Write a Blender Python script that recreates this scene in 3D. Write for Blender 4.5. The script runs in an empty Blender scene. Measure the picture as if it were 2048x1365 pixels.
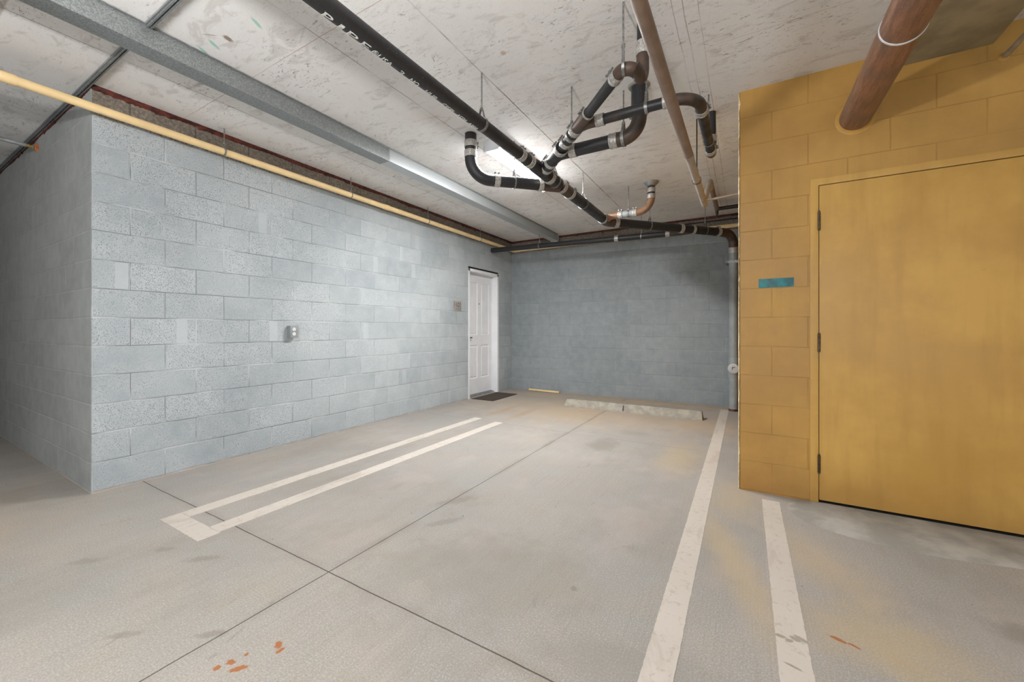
import bpy, bmesh, math, random
from mathutils import Vector, Matrix
random.seed(7)
D = bpy.data
scene = bpy.context.scene
COL = scene.collection
PI = math.pi
CEIL = 2.84

# ------------------------------------------------------------------ camera
cam_d = D.cameras.new('camera')
cam_d.sensor_width = 36.0
cam_d.lens = 36.0 * 796.0 / 2048.0
cam_d.shift_y = -22.5 / 2048.0
cam_d.clip_start = 0.02
cam = D.objects.new('camera', cam_d)
COL.objects.link(cam)
cam.location = (0, 0, 1.14)
cam.rotation_euler = (PI / 2, 0, math.atan2(466, 796))
scene.camera = cam

# ------------------------------------------------------------------ world, exposure
w = D.worlds.new('garage_daylight')
scene.world = w
w.use_nodes = True
w.node_tree.nodes['Background'].inputs[0].default_value = (0.97, 0.985, 1.0, 1)
w.node_tree.nodes['Background'].inputs[1].default_value = 1.75
scene.view_settings.view_transform = 'Standard'
scene.view_settings.look = 'None'
scene.view_settings.gamma = 1.0
scene.view_settings.use_curve_mapping = False
scene.view_settings.exposure = 0.34
scene.cycles.adaptive_threshold = 0.03
scene.cycles.max_bounces = 5
scene.cycles.diffuse_bounces = 4
scene.cycles.glossy_bounces = 2
scene.cycles.caustics_reflective = False
scene.cycles.caustics_refractive = False
LAMP_VIEW = 176.0      # fluorescent diffuser over the parking bay
FILL_REAR = 46.0      # unseen fill lamp behind the camera


# ------------------------------------------------------------------ node helper
def srgb(r, g, b):
    f = lambda v: (v / 255 / 12.92) if v / 255 <= 0.04045 else ((v / 255 + 0.055) / 1.055) ** 2.4
    return (f(r), f(g), f(b), 1)


class NT:
    def __init__(self, name, rough=0.8, metal=0.0):
        self.shared = {}
        self.m = D.materials.new(name)
        self.m.use_nodes = True
        self.t = self.m.node_tree
        self.b = self.t.nodes['Principled BSDF']
        self.b.inputs['Roughness'].default_value = rough
        self.b.inputs['Metallic'].default_value = metal
        g = self.t.nodes.new('ShaderNodeNewGeometry')
        self.P = g.outputs['Position']
        self.N = g.outputs['Normal']

    def put(self, sock, v):
        if isinstance(v, bpy.types.NodeSocket):
            self.t.links.new(v, sock)
        else:
            if isinstance(v, (int, float)) and sock.type == 'RGBA':
                v = (v, v, v, 1)
            if isinstance(v, (int, float)) and sock.type == 'VECTOR':
                v = (v, v, v)
            sock.default_value = v

    def node(self, kind, props=None, **ins):
        n = self.t.nodes.new(kind)
        for k, v in (props or {}).items():
            setattr(n, k, v)
        for k, v in ins.items():
            self.put(n.inputs[int(k[1:])] if k[0] == 'i' and k[1:].isdigit() else n.inputs[k.replace('_', ' ')], v)
        return n

    def math(self, op, a, b=0.0, c=0.0, clamp=False):
        return self.node('ShaderNodeMath', {'operation': op, 'use_clamp': clamp}, i0=a, i1=b, i2=c).outputs[0]

    def noise(self, scale, vec=None, detail=4.0, rough=0.55, dist=0.0):
        return self.node('ShaderNodeTexNoise', None, Vector=vec or self.P, Scale=scale, Detail=detail,
                         Roughness=rough, Distortion=dist).outputs['Fac']

    def step(self, v, lo, hi, a=0.0, b=1.0):
        return self.node('ShaderNodeMapRange', {'interpolation_type': 'SMOOTHSTEP'}, i0=v, i1=lo, i2=hi, i3=a, i4=b).outputs[0]

    def mix(self, f, a, b, blend='MIX'):
        n = self.t.nodes.new('ShaderNodeMix')
        n.data_type = 'RGBA'
        n.blend_type = blend
        self.put(n.inputs[0], f)
        self.put(n.inputs[6], a)
        self.put(n.inputs[7], b)
        return n.outputs[2]

    def scale(self, vec, s, off=(0, 0, 0), rot=(0, 0, 0)):
        n = self.t.nodes.new('ShaderNodeMapping')
        self.put(n.inputs[0], vec)
        n.inputs[1].default_value = off
        n.inputs[2].default_value = rot
        n.inputs[3].default_value = s
        return n.outputs[0]

    def xyz(self, v=None):
        s = self.t.nodes.new('ShaderNodeSeparateXYZ')
        self.put(s.inputs[0], v or self.P)
        return s.outputs

    def uv(self):
        return self.t.nodes.new('ShaderNodeUVMap').outputs[0]

    def line(self, coord, at, half, soft=0.0015):
        d = self.math('ABSOLUTE', self.math('SUBTRACT', coord, at))
        return self.step(d, half, half + soft, 1.0, 0.0)

    def bump(self, h, strength=0.5, dist=0.005, prev=None):
        n = self.node('ShaderNodeBump', None, Strength=strength, Distance=dist, Height=h)
        if prev is not None:
            self.put(n.inputs['Normal'], prev)
        return n.outputs[0]

    def spot(self, x, y, rx, ry, rot=0.0, edge=0.35, warp=0.5, seed=0.0):
        """an irregular stain of its own shape at (x, y), metres; 1 inside, 0 outside"""
        v = self.node('ShaderNodeVectorMath', {'operation': 'SUBTRACT'}, i0=self.P, i1=(x, y, 0)).outputs[0]
        r = self.node('ShaderNodeVectorRotate', {'rotation_type': 'Z_AXIS'}, Vector=v, Angle=-rot).outputs[0]
        q = self.node('ShaderNodeVectorMath', {'operation': 'MULTIPLY'}, i0=r, i1=(1 / rx, 1 / ry, 0)).outputs[0]
        ln = self.node('ShaderNodeVectorMath', {'operation': 'LENGTH'}, i0=q).outputs['Value']
        sc = 0.9 / min(rx, ry)
        key = 6 if sc < 12 else (28 if sc < 50 else 90)      # spots of a size share one noise
        if key not in self.shared:
            self.shared[key] = self.noise(key, None, 3, 0.68)
        nz = self.shared[key]
        d = self.math('ADD', ln, self.math('MULTIPLY', self.math('SUBTRACT', nz, 0.5), warp * 2))
        return self.step(d, 1 - edge, 1 + edge * 0.4, 1.0, 0.0)

    def done(self, color=None, normal=None, rough=None):
        if color is not None:
            self.put(self.b.inputs['Base Color'], color)
        if normal is not None:
            self.put(self.b.inputs['Normal'], normal)
        if rough is not None:
            self.put(self.b.inputs['Roughness'], rough)
        return self.m


# ------------------------------------------------------------------ materials
def m_block(name, paint, dark, bare=None, bare_z=2.6, pits=1.0, u_off=0.2032, lift=0.01, fill=False, joint=0.8):
    k = NT(name, 0.72)
    uv = k.scale(k.uv(), (1, 1, 1), (u_off, -lift, 0))
    wob = k.node('ShaderNodeVectorMath', {'operation': 'SCALE'}, i0=k.node(
        'ShaderNodeTexNoise', None, Vector=uv, Scale=6.0, Detail=1.0).outputs['Color'], Scale=0.004).outputs[0]
    uvw = k.node('ShaderNodeVectorMath', {'operation': 'ADD'}, i0=uv, i1=wob).outputs[0]

    def brick(mortar, smooth):
        return k.node('ShaderNodeTexBrick', {'offset': 0.5, 'offset_frequency': 2, 'squash': 1.0}, Vector=uvw,
                      Color1=(0, 0, 0, 1), Color2=(1, 1, 1, 1), Mortar=(0.5, 0.5, 0.5, 1), Scale=1.0,
                      Mortar_Size=mortar, Mortar_Smooth=smooth, Bias=0.0, Brick_Width=0.4064, Row_Height=0.2032)
    b1 = brick(0.0075, 0.3)
    b2 = brick(0.0026, 0.15)
    val = k.xyz(b1.outputs['Color'])[0]           # one grey value per block
    mort = b1.outputs['Fac']
    crack = k.math('MULTIPLY', b2.outputs['Fac'], k.step(k.noise(3.1, uv, 3), 0.38, 0.56))
    smoother = k.step(k.xyz()[1], 2.0, 4.2, 1.0, 0.35)      # thicker paint towards the back of the bay
    crack = k.math('MULTIPLY', crack, smoother)
    big = k.noise(1.3, k.P, 3)
    mid = k.noise(9, k.P, 3)
    fine = k.noise(150, k.P, 1, 0.6)
    pore = k.noise(170, k.P, 3, 0.75)
    pitm = k.math('MULTIPLY', k.step(pore, 0.52, 0.62), k.step(k.math('ADD', k.math('MULTIPLY', val, 0.45), mid), 0.4, 0.9, 0.3, 1.0))
    pitm = k.math('MULTIPLY', pitm, k.math('SUBTRACT', 1.0, mort))
    pitm = k.math('MULTIPLY', k.math('MULTIPLY', pitm, smoother), pits)
    if fill:
        b3 = k.node('ShaderNodeTexBrick', {'offset': 0.37, 'offset_frequency': 2}, Vector=k.scale(uvw, (1, 1, 1), (.11, 0, 0)),
                    Color1=(0, 0, 0, 1), Color2=(1, 1, 1, 1), Mortar=(0, 0, 0, 1), Scale=1.0, Mortar_Size=0.0,
                    Bias=0.0, Brick_Width=0.072, Row_Height=0.2032)
        filler = k.math('MULTIPLY', k.step(k.xyz(b3.outputs['Color'])[0], .982, .984), k.math('SUBTRACT', 1.0, mort))
        pitm = k.math('MULTIPLY', pitm, k.math('SUBTRACT', 1.0, k.math('MULTIPLY', filler, .9)))
    else:
        filler = 0.0
    col = k.mix(k.step(k.math('ADD', k.math('MULTIPLY', val, 0.3), big), 0.35, 0.95), dark, paint)
    col = k.mix(k.math('MULTIPLY', k.step(mid, 0.3, 0.75), 0.25), col, k.mix(0.3, paint, (1, 1, 1, 1)))
    col = k.mix(k.math('MULTIPLY', fine, 0.16), col, k.mix(0.6, dark, (0, 0, 0, 1)))
    col = k.mix(k.math('MULTIPLY', mort, 0.26), col, k.mix(0.25, paint, (1, 1, 1, 1)))
    col = k.mix(k.math('MULTIPLY', filler, 0.4), col, paint)
    col = k.mix(k.math('MULTIPLY', pitm, 0.9), col, k.mix(0.72, dark, (0, 0, 0, 1)))
    col = k.mix(k.math('MULTIPLY', crack, joint), col, k.mix(0.82, dark, (0, 0, 0, 1)))
    X, Y, Z = k.xyz()
    if bare:
        zz = k.math('ADD', Z, k.math('MULTIPLY', k.math('SUBTRACT', k.noise(7, k.P, 5), 0.5), 0.07))
        bn = k.mix(k.step(k.noise(60, k.P, 5, 0.7), 0.4, 0.65), k.mix(0.55, bare, (0.02, 0.017, 0.014, 1)), bare)
        bn = k.mix(k.step(k.noise(2.2, k.P, 4), 0.3, 0.7), k.mix(0.35, bn, (0.05, 0.04, 0.035, 1)), bn)
        bn = k.mix(k.math('MULTIPLY', b2.outputs['Fac'], 0.6), bn, (0.03, 0.025, 0.02, 1))
        spray = k.math('MULTIPLY', k.step(zz, bare_z + 0.07, bare_z - 0.02), k.step(k.noise(130, k.P, 2), 0.35, 0.6))
        bn = k.mix(k.math('MULTIPLY', spray, 0.8), bn, (0.55, 0.56, 0.56, 1))
        col = k.mix(k.step(zz, bare_z - 0.012, bare_z + 0.012), col, bn)
    # mortar smears and floor dirt at the foot of the wall
    foot = k.step(k.math('ADD', Z, k.math('MULTIPLY', k.math('SUBTRACT', k.noise(14, k.P, 4), 0.5), 0.09)), 0.0, 0.018, 1.0, 0.0)
    col = k.mix(k.math('MULTIPLY', foot, 0.8), col, (0.42, 0.35, 0.28, 1))
    h = k.math('SUBTRACT', 0.6, k.math('MULTIPLY', mort, 0.5))
    h = k.math('SUBTRACT', h, k.math('MULTIPLY', crack, 0.6))
    n = k.bump(h, 0.55 + 0.35 * joint, 0.008)
    h2 = k.step(pore, 0.52, 0.62, 1.0, 0.0)
    n = k.bump(h2, 0.3 * pits, 0.003, n)
    return k.done(col, n)


GREY = srgb(184, 192, 196)
GREY_D = srgb(156, 165, 170)
M_WALL = m_block('painted_grey_block', GREY, GREY_D, bare=(0.30, 0.255, 0.205, 1), bare_z=2.635, pits=1.0, fill=True)
M_SIDE = m_block('painted_grey_block_smooth', srgb(156, 160, 158), srgb(142, 146, 144), bare=(0.36, 0.32, 0.28, 1), bare_z=2.80, pits=0.25, joint=0.3)
M_BACK = m_block('painted_blue_grey_block', srgb(150, 158, 162), srgb(134, 143, 147), bare=(0.30, 0.255, 0.205, 1), bare_z=2.60, pits=1.0, fill=True, joint=0.8)


def m_yellow(name, block=True):
    k = NT(name, 0.5)
    a, b = (srgb(184, 142, 69), srgb(165, 124, 57)) if block else (srgb(200, 158, 80), srgb(182, 140, 66))
    big = k.noise(1.6, k.P, 5, 0.6)
    drip = k.noise(2.0, k.scale(k.P, (6, 6, 0.7)), 5)
    col = k.mix(k.step(big, 0.36, 0.66), b, a)
    col = k.mix(k.math('MULTIPLY', k.step(drip, 0.45, 0.7), 0.30), col, srgb(162, 122, 56))
    dirt = k.step(k.noise(34, k.P, 6, 0.72), 0.64, 0.76)
    col = k.mix(k.math('MULTIPLY', dirt, 0.35), col, srgb(120, 84, 36))
    X, Y, Z = k.xyz()
    foot = k.step(k.math('ADD', Z, k.math('MULTIPLY', k.noise(4, k.P, 4), 0.3)), 0.15, 0.5, 0.45, 0.0)  # darker foot: weaker light low on the wall painted in along with dirt
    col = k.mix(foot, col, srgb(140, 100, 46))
    n = k.bump(k.noise(3, k.P, 4), 0.25, 0.01)
    if block:
        uv = k.scale(k.uv(), (1, 1, 1), (0, -0.01, 0))
        wob = k.node('ShaderNodeVectorMath', {'operation': 'SCALE'}, i0=k.node(
            'ShaderNodeTexNoise', None, Vector=uv, Scale=5.0, Detail=1.0).outputs['Color'], Scale=0.006).outputs[0]
        uvw = k.node('ShaderNodeVectorMath', {'operation': 'ADD'}, i0=uv, i1=wob).outputs[0]
        br = k.node('ShaderNodeTexBrick', {'offset': 0.5, 'offset_frequency': 2}, Vector=uvw, Color1=(0, 0, 0, 1),
                    Color2=(1, 1, 1, 1), Scale=1.0, Mortar_Size=0.004, Mortar_Smooth=0.5, Bias=0.0,
                    Brick_Width=0.4064, Row_Height=0.2032)
        msk = k.math('MULTIPLY', br.outputs['Fac'], k.step(k.noise(2.5, uv, 3), 0.35, 0.6, 0.25, 1.0))
        col = k.mix(k.math('MULTIPLY', msk, 0.4), col, srgb(128, 90, 36))
        n = k.bump(k.math('SUBTRACT', 1.0, msk), 0.5, 0.005, n)
        por = k.step(k.noise(90, k.P, 4, 0.7), 0.56, 0.68)
        n = k.bump(k.math('SUBTRACT', 1.0, por), 0.22, 0.003, n)
    else:
        n = k.bump(k.noise(70, k.scale(k.P, (1, 1, 0.4)), 3), 0.08, 0.002, n)
    return k.done(col, n, k.step(big, 0.3, 0.7, 0.42, 0.6))


M_YBLOCK = m_yellow('ochre_painted_block')
M_YDOOR = m_yellow('ochre_painted_steel', False)


def m_floor():
    k = NT('broomed_concrete', 0.82)
    X, Y, Z = k.xyz()
    base, warm, cool = srgb(158, 154, 148), srgb(162, 152, 141), srgb(145, 143, 140)
    big = k.noise(0.55, k.P, 5, 0.6)
    mid = k.noise(2.3, k.P, 4, 0.62)
    col = k.mix(k.step(big, 0.38, 0.66), cool, base)
    col = k.mix(k.math('MULTIPLY', k.step(mid, 0.45, 0.72), 0.5), col, warm)
    sm = k.noise(5.5, k.scale(k.P, (1, 0.35, 1)), 4, 0.68)
    col = k.mix(k.math('MULTIPLY', k.step(sm, 0.52, 0.74), 0.4), col, srgb(150, 141, 130))
    # broom strokes run along the bay
    br = k.noise(1.0, k.scale(k.P, (190, 1.6, 1)), 2, 0.6)
    brm = k.step(k.noise(0.8, k.P, 3), 0.35, 0.6, 0.35, 1.0)
    col = k.mix(k.math('MULTIPLY', k.math('MULTIPLY', k.step(br, 0.42, 0.68), brm), 0.24), col, srgb(128, 120, 110))
    grit = k.noise(150, k.P, 3, 0.8)
    col = k.mix(k.math('MULTIPLY', k.step(grit, 0.46, 0.66), 0.38), col, srgb(124, 117, 108))
    col = k.mix(k.math('MULTIPLY', k.step(grit, 0.50, 0.36), 0.3), col, srgb(206, 200, 192))
    blot = k.noise(1.1, k.scale(k.P, (1, .6, 1), (3, 7, 0)), 5, 0.75)
    col = k.mix(k.math('MULTIPLY', k.step(blot, 0.5, 0.62), 0.28), col, srgb(134, 127, 118))
    pink = k.noise(1.7, k.scale(k.P, (1, .7, 1), (9, 1, 0)), 3, 0.7)
    col = k.mix(k.math('MULTIPLY', k.step(pink, 0.52, 0.66), 0.2), col, srgb(180, 166, 160))
    # scuffs
    sc = k.step(k.noise(9, k.scale(k.P, (1, 0.45, 1), rot=(0, 0, 0.6)), 5, 0.6, 1.2), 0.66, 0.73)
    col = k.mix(k.math('MULTIPLY', sc, 0.35), col, srgb(118, 112, 104))
    dots = k.step(k.noise(30, k.P, 2, 0.4), 0.78, 0.8)
    col = k.mix(k.math('MULTIPLY', dots, 0.7), col, srgb(80, 74, 68))
    # reflected yellow light painted in near the ochre wall; warm stains elsewhere
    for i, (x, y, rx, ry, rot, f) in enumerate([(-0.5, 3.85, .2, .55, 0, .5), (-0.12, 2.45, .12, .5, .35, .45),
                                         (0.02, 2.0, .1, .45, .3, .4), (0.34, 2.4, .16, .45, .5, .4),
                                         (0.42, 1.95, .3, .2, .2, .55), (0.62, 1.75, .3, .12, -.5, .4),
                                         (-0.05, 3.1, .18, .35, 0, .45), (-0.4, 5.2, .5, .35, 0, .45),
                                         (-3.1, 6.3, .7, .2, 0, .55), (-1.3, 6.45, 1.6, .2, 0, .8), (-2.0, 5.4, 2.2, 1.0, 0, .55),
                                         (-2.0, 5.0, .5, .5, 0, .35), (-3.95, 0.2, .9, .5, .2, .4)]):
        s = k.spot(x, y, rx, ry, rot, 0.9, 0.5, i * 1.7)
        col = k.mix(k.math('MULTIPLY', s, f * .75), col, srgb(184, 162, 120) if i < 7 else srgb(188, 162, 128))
    # grey damp marks and tyre rub
    for i, (x, y, rx, ry, rot, f) in enumerate([(-1.22, 3.85, .16, .22, 0, .55), (-1.66, 2.1, .05, .16, -.6, .5),
                                         (-2.33, .93, .03, .09, -.9, .5), (-1.72, .72, .02, .06, -.9, .6),
                                         (-2.8, .63, .03, .08, -.8, .45), (-2.6, .87, .025, .06, -.9, .45),
                                         (-0.65, 1.65, .018, .018, 0, .7), (-1.54, 1.83, .04, .13, -.6, .5),
                                         (0.95, 2.25, .13, .1, .4, .6), (-2.0, .55, .02, .07, -.9, .5),
                                         (-1.05, 4.45, .22, .12, 0, .3), (-1.0, 1.6, .5, .35, .3, .3),
                                         (-0.35, 1.35, .3, .15, .3, .3), (-2.6, 1.9, .5, .35, .3, .22)]):
        s = k.spot(x, y, rx, ry, rot, 0.6, 0.9, 20 + i * 1.3)
        col = k.mix(k.math('MULTIPLY', s, f), col, srgb(122, 116, 108))
    # rust drips
    for i, (x, y, rx, ry, rot) in enumerate([(-1.52, .69, .018, .012, .3), (-1.47, .69, .03, .012, .9), (-1.455, .815, .022, .013, -.6),
                                     (-1.425, .805, .008, .018, 0), (-1.51, .735, .008, .008, 0), (-1.535, .655, .012, .012, 0),
                                     (0.295, 1.87, .03, .01, -.3), (.34, 1.86, .02, .006, -.5)]):
        s = k.spot(x, y, rx, ry, rot, 0.3, 0.7, 50 + i * 2.3)
        col = k.mix(k.math('MULTIPLY', s, 0.9), col, srgb(150, 88, 34))
    # dust and dirt where the left paint lines have worn away
    for i, (x, y) in enumerate([(-2.95, 4.75), (-2.6, 4.7)]):
        s = k.spot(x, y, .07, .5, 0, 0.7, 0.5, 70 + i)
        col = k.mix(k.math('MULTIPLY', s, 0.6), col, srgb(160, 136, 110))
    # saw-cut joints
    wig = k.math('MULTIPLY', k.math('SUBTRACT', k.noise(3, k.P, 3), 0.5), 0.012)
    xs = k.math('ADD', X, wig)
    ys = k.math('ADD', Y, wig)
    j = k.math('MULTIPLY', k.line(xs, -1.69, 0.0022), k.step(Y, 5.46, 5.5, 1.0, 0.0))
    j = k.math('MAXIMUM', j, k.line(ys, 1.18, 0.0022))
    j2 = k.math('MULTIPLY', k.line(ys, 4.12, 0.0018), k.step(X, -0.45, -0.35, 0.6, 0.0))
    j = k.math('MAXIMUM', j, j2)
    halo = k.math('MAXIMUM', k.line(xs, -1.69, 0.004, 0.05), k.line(ys, 1.18, 0.004, 0.05))
    col = k.mix(k.math('MULTIPLY', halo, k.step(mid, 0.35, 0.7, 0.0, 0.4)), col, srgb(120, 112, 102))
    col = k.mix(k.math('MULTIPLY', j, 0.85), col, srgb(52, 46, 42))
    n = k.bump(br, 0.2, 0.003)
    n = k.bump(k.math('SUBTRACT', k.math('MULTIPLY', grit, 0.3), j), 0.35, 0.003, n)
    return k.done(col, n, k.step(mid, 0.3, 0.7, 0.72, 0.9))


def m_ceiling():
    k = NT('formed_concrete', 0.85)
    X, Y, Z = k.xyz()
    col = k.mix(k.step(k.noise(0.8, k.P, 5, 0.6), 0.35, 0.68), srgb(234, 233, 232), srgb(242, 242, 242))
    a = k.noise(5, k.scale(k.P, (1, 2.2, 1), rot=(0, 0, 0.35)), 5, 0.68, 0.8)
    col = k.mix(k.math('MULTIPLY', k.step(a, 0.52, 0.66), 0.5), col, srgb(196, 192, 187))
    b = k.noise(15, k.scale(k.P, (1, 2.8, 1), rot=(0, 0, 0.25)), 4, 0.7, 1.5)
    msk = k.step(k.noise(1.7, k.P, 3), 0.42, 0.62)
    col = k.mix(k.math('MULTIPLY', k.math('MULTIPLY', k.step(b, 0.57, 0.66), msk), 0.75), col, srgb(136, 130, 124))
    p = k.step(k.noise(1.4, k.scale(k.P, (1, 1, 1), (4, 2, 0)), 4), 0.52, 0.72)
    col = k.mix(k.math('MULTIPLY', p, 0.3), col, srgb(226, 212, 208))
    grain = k.noise(180, k.P, 2, 0.7)
    col = k.mix(k.math('MULTIPLY', k.step(grain, .45, .7), 0.12), col, srgb(130, 124, 118))
    wig = k.math('MULTIPLY', k.math('SUBTRACT', k.noise(4, k.P, 3), 0.5), 0.014)
    xs = k.math('ADD', X, wig)
    ys = k.math('ADD', Y, wig)
    fade = k.step(k.noise(2.4, k.P, 3), 0.36, 0.55, 0.25, 1.0)
    for x, wd, f in [(-1.5, .0035, .75), (-2.13, .003, .5), (-3.38, .003, .5), (-.33, .0015, .4), (-.28, .002, .45), (-.21, .0015, .45), (-4.8, .003, .4)]:
        m = k.math('MULTIPLY', k.line(xs, x, wd), fade)
        col = k.mix(k.math('MULTIPLY', m, f), col, srgb(92, 84, 76))
    for y, wd, f in [(1.43, .0016, .55), (0.3, .003, .4), (2.66, .0016, .3), (3.9, .002, .35), (5.2, .002, .3)]:
        m = k.math('MULTIPLY', k.line(ys, y, wd), fade)
        col = k.mix(k.math('MULTIPLY', m, f), col, srgb(170, 120, 98))
    # dark form marks on the left
    for i, (x, y, rx, ry, rot) in enumerate([(-3.6, .45, .6, .012, 0), (-1.28, 2.08, .02, .02, 0), (-3.1, 1.3, .3, .02, .1)]):
        col = k.mix(k.math('MULTIPLY', k.spot(x, y, rx, ry, rot, .6, .5, i * 3.1), .55), col, srgb(130, 118, 104) if i != 1 else srgb(190, 130, 84))
    # teal crayon dashes and a rust blotch
    for i, (x, y) in enumerate([(-2.336, 1.19), (-2.729, 1.149), (-2.847, 1.143)]):
        col = k.mix(k.math('MULTIPLY', k.spot(x, y, .012, .045, .5, .4, .5, 30 + i), .7), col, srgb(120, 200, 180))
    col = k.mix(k.math('MULTIPLY', k.spot(-2.605, 1.165, .02, .03, .3, .5, .7, 41), .8), col, srgb(118, 84, 54))
    col = k.mix(k.math('MULTIPLY', k.spot(-2.66, 1.10, .04, .003, .7, .5, .7, 44), .8), col, srgb(104, 84, 64))
    # sealant circles round the risers
    n = k.bump(grain, 0.22, 0.002)
    return k.done(col, n)


def m_simple(name, color, rough=0.6, metal=0.0, var=0.12, scale=20, bump=0.1, spec=None):
    k = NT(name, rough, metal)
    dk = tuple(c * (1 - var * 2) for c in color[:3]) + (1,)
    lt = tuple(min(1, c * (1 + var)) for c in color[:3]) + (1,)
    nz = k.noise(scale, k.P, 5, 0.6)
    col = k.mix(k.step(nz, 0.35, 0.68), dk, lt)
    return k.done(col, k.bump(k.noise(scale * 6, k.P, 3), bump, 0.002), k.step(nz, .3, .7, rough * .85, min(1, rough * 1.15)))


def m_iron(name, black, rust, amount):
    k = NT(name, 0.45)
    nz = k.noise(7, k.P, 6, 0.68)
    f2 = k.noise(60, k.P, 4, 0.7)
    col = k.mix(k.math('MULTIPLY', k.step(f2, .4, .7), .25), black, tuple(min(1, c * 2.2) for c in black[:3]) + (1,))
    col = k.mix(k.step(nz, 1 - amount - .12, 1 - amount + .1), col, k.mix(f2, rust, tuple(c * .45 for c in rust[:3]) + (1,)))
    chips = k.step(k.noise(120, k.P, 2), .72, .76)
    col = k.mix(k.math('MULTIPLY', chips, .5), col, (.45, .43, .4, 1))
    return k.done(col, k.bump(f2, .25, .003), k.step(nz, .3, .7, .34, .6))


def m_rustpipe():
    k = NT('rusted_steel', 0.42, 0.25)
    st = k.noise(1.0, k.scale(k.P, (42, 6, 42)), 6, 0.7)
    f2 = k.noise(140, k.P, 4, .7)
    pt = k.noise(5, k.P, 4)
    col = k.mix(k.step(st, .35, .65), srgb(122, 88, 70), srgb(160, 118, 96))
    col = k.mix(k.math('MULTIPLY', k.step(pt, .4, .65), .55), col, srgb(112, 98, 88))
    col = k.mix(k.math('MULTIPLY', k.step(f2, .55, .75), .5), col, srgb(196, 160, 136))
    return k.done(col, k.bump(f2, .3, .002))


def m_galv(name, tint, contrast=.45):
    k = NT(name, 0.42, 0.55)
    v = k.node('ShaderNodeTexVoronoi', None, Vector=k.P, Scale=210.0)
    c = k.xyz(v.outputs['Color'])[0]
    n2 = k.noise(300, k.P, 3, .7)
    s = k.math('ADD', k.math('MULTIPLY', c, .5), k.math('MULTIPLY', n2, .6))
    dk = tuple(x * (1 - contrast) for x in tint[:3]) + (1,)
    col = k.mix(k.step(s, .25, .85), dk, tint)
    return k.done(col, k.bump(s, .08, .001), k.step(c, 0, 1, .34, .5))


def m_line():
    k = NT('worn_line_paint', 0.7)
    nz = k.noise(24, k.P, 6, .72)
    md = k.noise(6, k.scale(k.P, (1, .4, 1)), 5, .6, 1.0)
    col = k.mix(k.step(k.noise(1.5, k.P, 4), .3, .7), srgb(190, 183, 174), srgb(198, 191, 182))
    col = k.mix(k.math('MULTIPLY', k.step(md, .54, .66), .45), col, srgb(168, 158, 146))
    col = k.mix(k.math('MULTIPLY', k.step(nz, .54, .64), .5), col, srgb(160, 150, 138))
    for i, (x, y, rx, ry, r) in enumerate([(.115, 1.78, .02, .01, 0), (.14, 1.77, .015, .01, .5), (.16, 1.79, .02, .012, -.4), (.18, 1.80, .03, .009, -.5), (.14, 1.64, .03, .006, -.3)]):
        col = k.mix(k.math('MULTIPLY', k.spot(x, y, rx, ry, r, .3, .4, i * 2.), .7), col, srgb(128, 118, 104))
    return k.done(col, k.bump(nz, .2, .002))


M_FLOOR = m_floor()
M_CEIL = m_ceiling()
M_BLACK = m_iron('black_cast_iron', (.016, .016, .018, 1), (.10, .055, .035, 1), .30)
M_RUSTFIT = m_iron('rusty_cast_iron', (.03, .025, .022, 1), (.115, .068, .045, 1), .5)
M_ORANGE = m_iron('orange_rusted_iron', (.14, .085, .055, 1), (.36, .18, .09, 1), .55)
M_GREYPVC = m_simple('grey_painted_pipe', srgb(150, 156, 158), .45, 0, .06, 8, .05)
M_PLUG = m_simple('pale_grey_cap', srgb(190, 192, 192), .5, 0, .05, 10, .05)
M_CREAM = m_simple('cream_plastic', srgb(236, 208, 156), .42, 0, .05, 4, .03)
M_BROWN = m_simple('brown_painted_steel', srgb(142, 122, 108), .5, 0, .1, 9, .08)
M_TAUPE = m_simple('taupe_painted_steel', srgb(172, 160, 146), .5, 0, .1, 14, .08)
M_BAND = m_simple('stainless_band', (.50, .485, .455, 1), .38, .35, .2, 90, .2)
M_ROD = m_simple('zinc_rod', (.30, .30, .29, 1), .4, .7, .2, 60, .2)
M_GALV = m_galv('galvanized_sheet', (.36, .385, .39, 1))
M_GALV2 = m_galv('galvanized_sheet_clean', (.56, .60, .62, 1), .15)
M_CONDUIT = m_simple('galvanized_conduit', (.45, .47, .48, 1), .35, .7, .1, 20, .05)
M_RED = m_simple('red_firestop', (.115, .022, .014, 1), .55, 0, .35, 25, .5)
M_WHITE = m_simple('white_enamel', srgb(232, 234, 238), .35, 0, .02, 5, .02)
M_DARK = m_simple('dark_bronze', (.03, .022, .018, 1), .4, .5, .2, 40, .1)
M_BLACKM = m_simple('black_gap', (.008, .007, .006, 1), .9)
M_HINGE = m_simple('brown_hinge_steel', (.09, .055, .025, 1), .45, .4, .3, 60, .2)
M_TEAL = m_simple('teal_plate', srgb(22, 118, 124), .5, 0, .25, 14, .1)
M_MAT = m_simple('dark_brown_coir', srgb(74, 62, 52), .95, 0, .3, 130, .9)
M_STOP = m_simple('cast_concrete', srgb(156, 151, 140), .85, 0, .12, 12, .35)
M_PATCH = m_simple('grey_cement', srgb(158, 156, 150), .8, 0, .14, 5, .25)
M_STENCIL = m_simple('white_stencil_paint', (.72, .72, .69, 1), .6, 0, .15, 90, .1)
M_INK = m_simple('dark_paint', (.035, .026, .024, 1), .7)
M_PLATE = m_simple('taupe_sign_plate', srgb(168, 164, 158), .45, .2, .06, 20, .05)
M_LINE = m_line()
M_OLIVE = m_simple('olive_duct_paint', srgb(166, 158, 134), .6, .1, .12, 6, .15)
M_BRASS = m_simple('brass', (.55, .40, .14, 1), .3, .8)
M_RUSTY_SEAL = m_simple('orange_sealant', srgb(196, 116, 56), .7, 0, .3, 50, .4)
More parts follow.
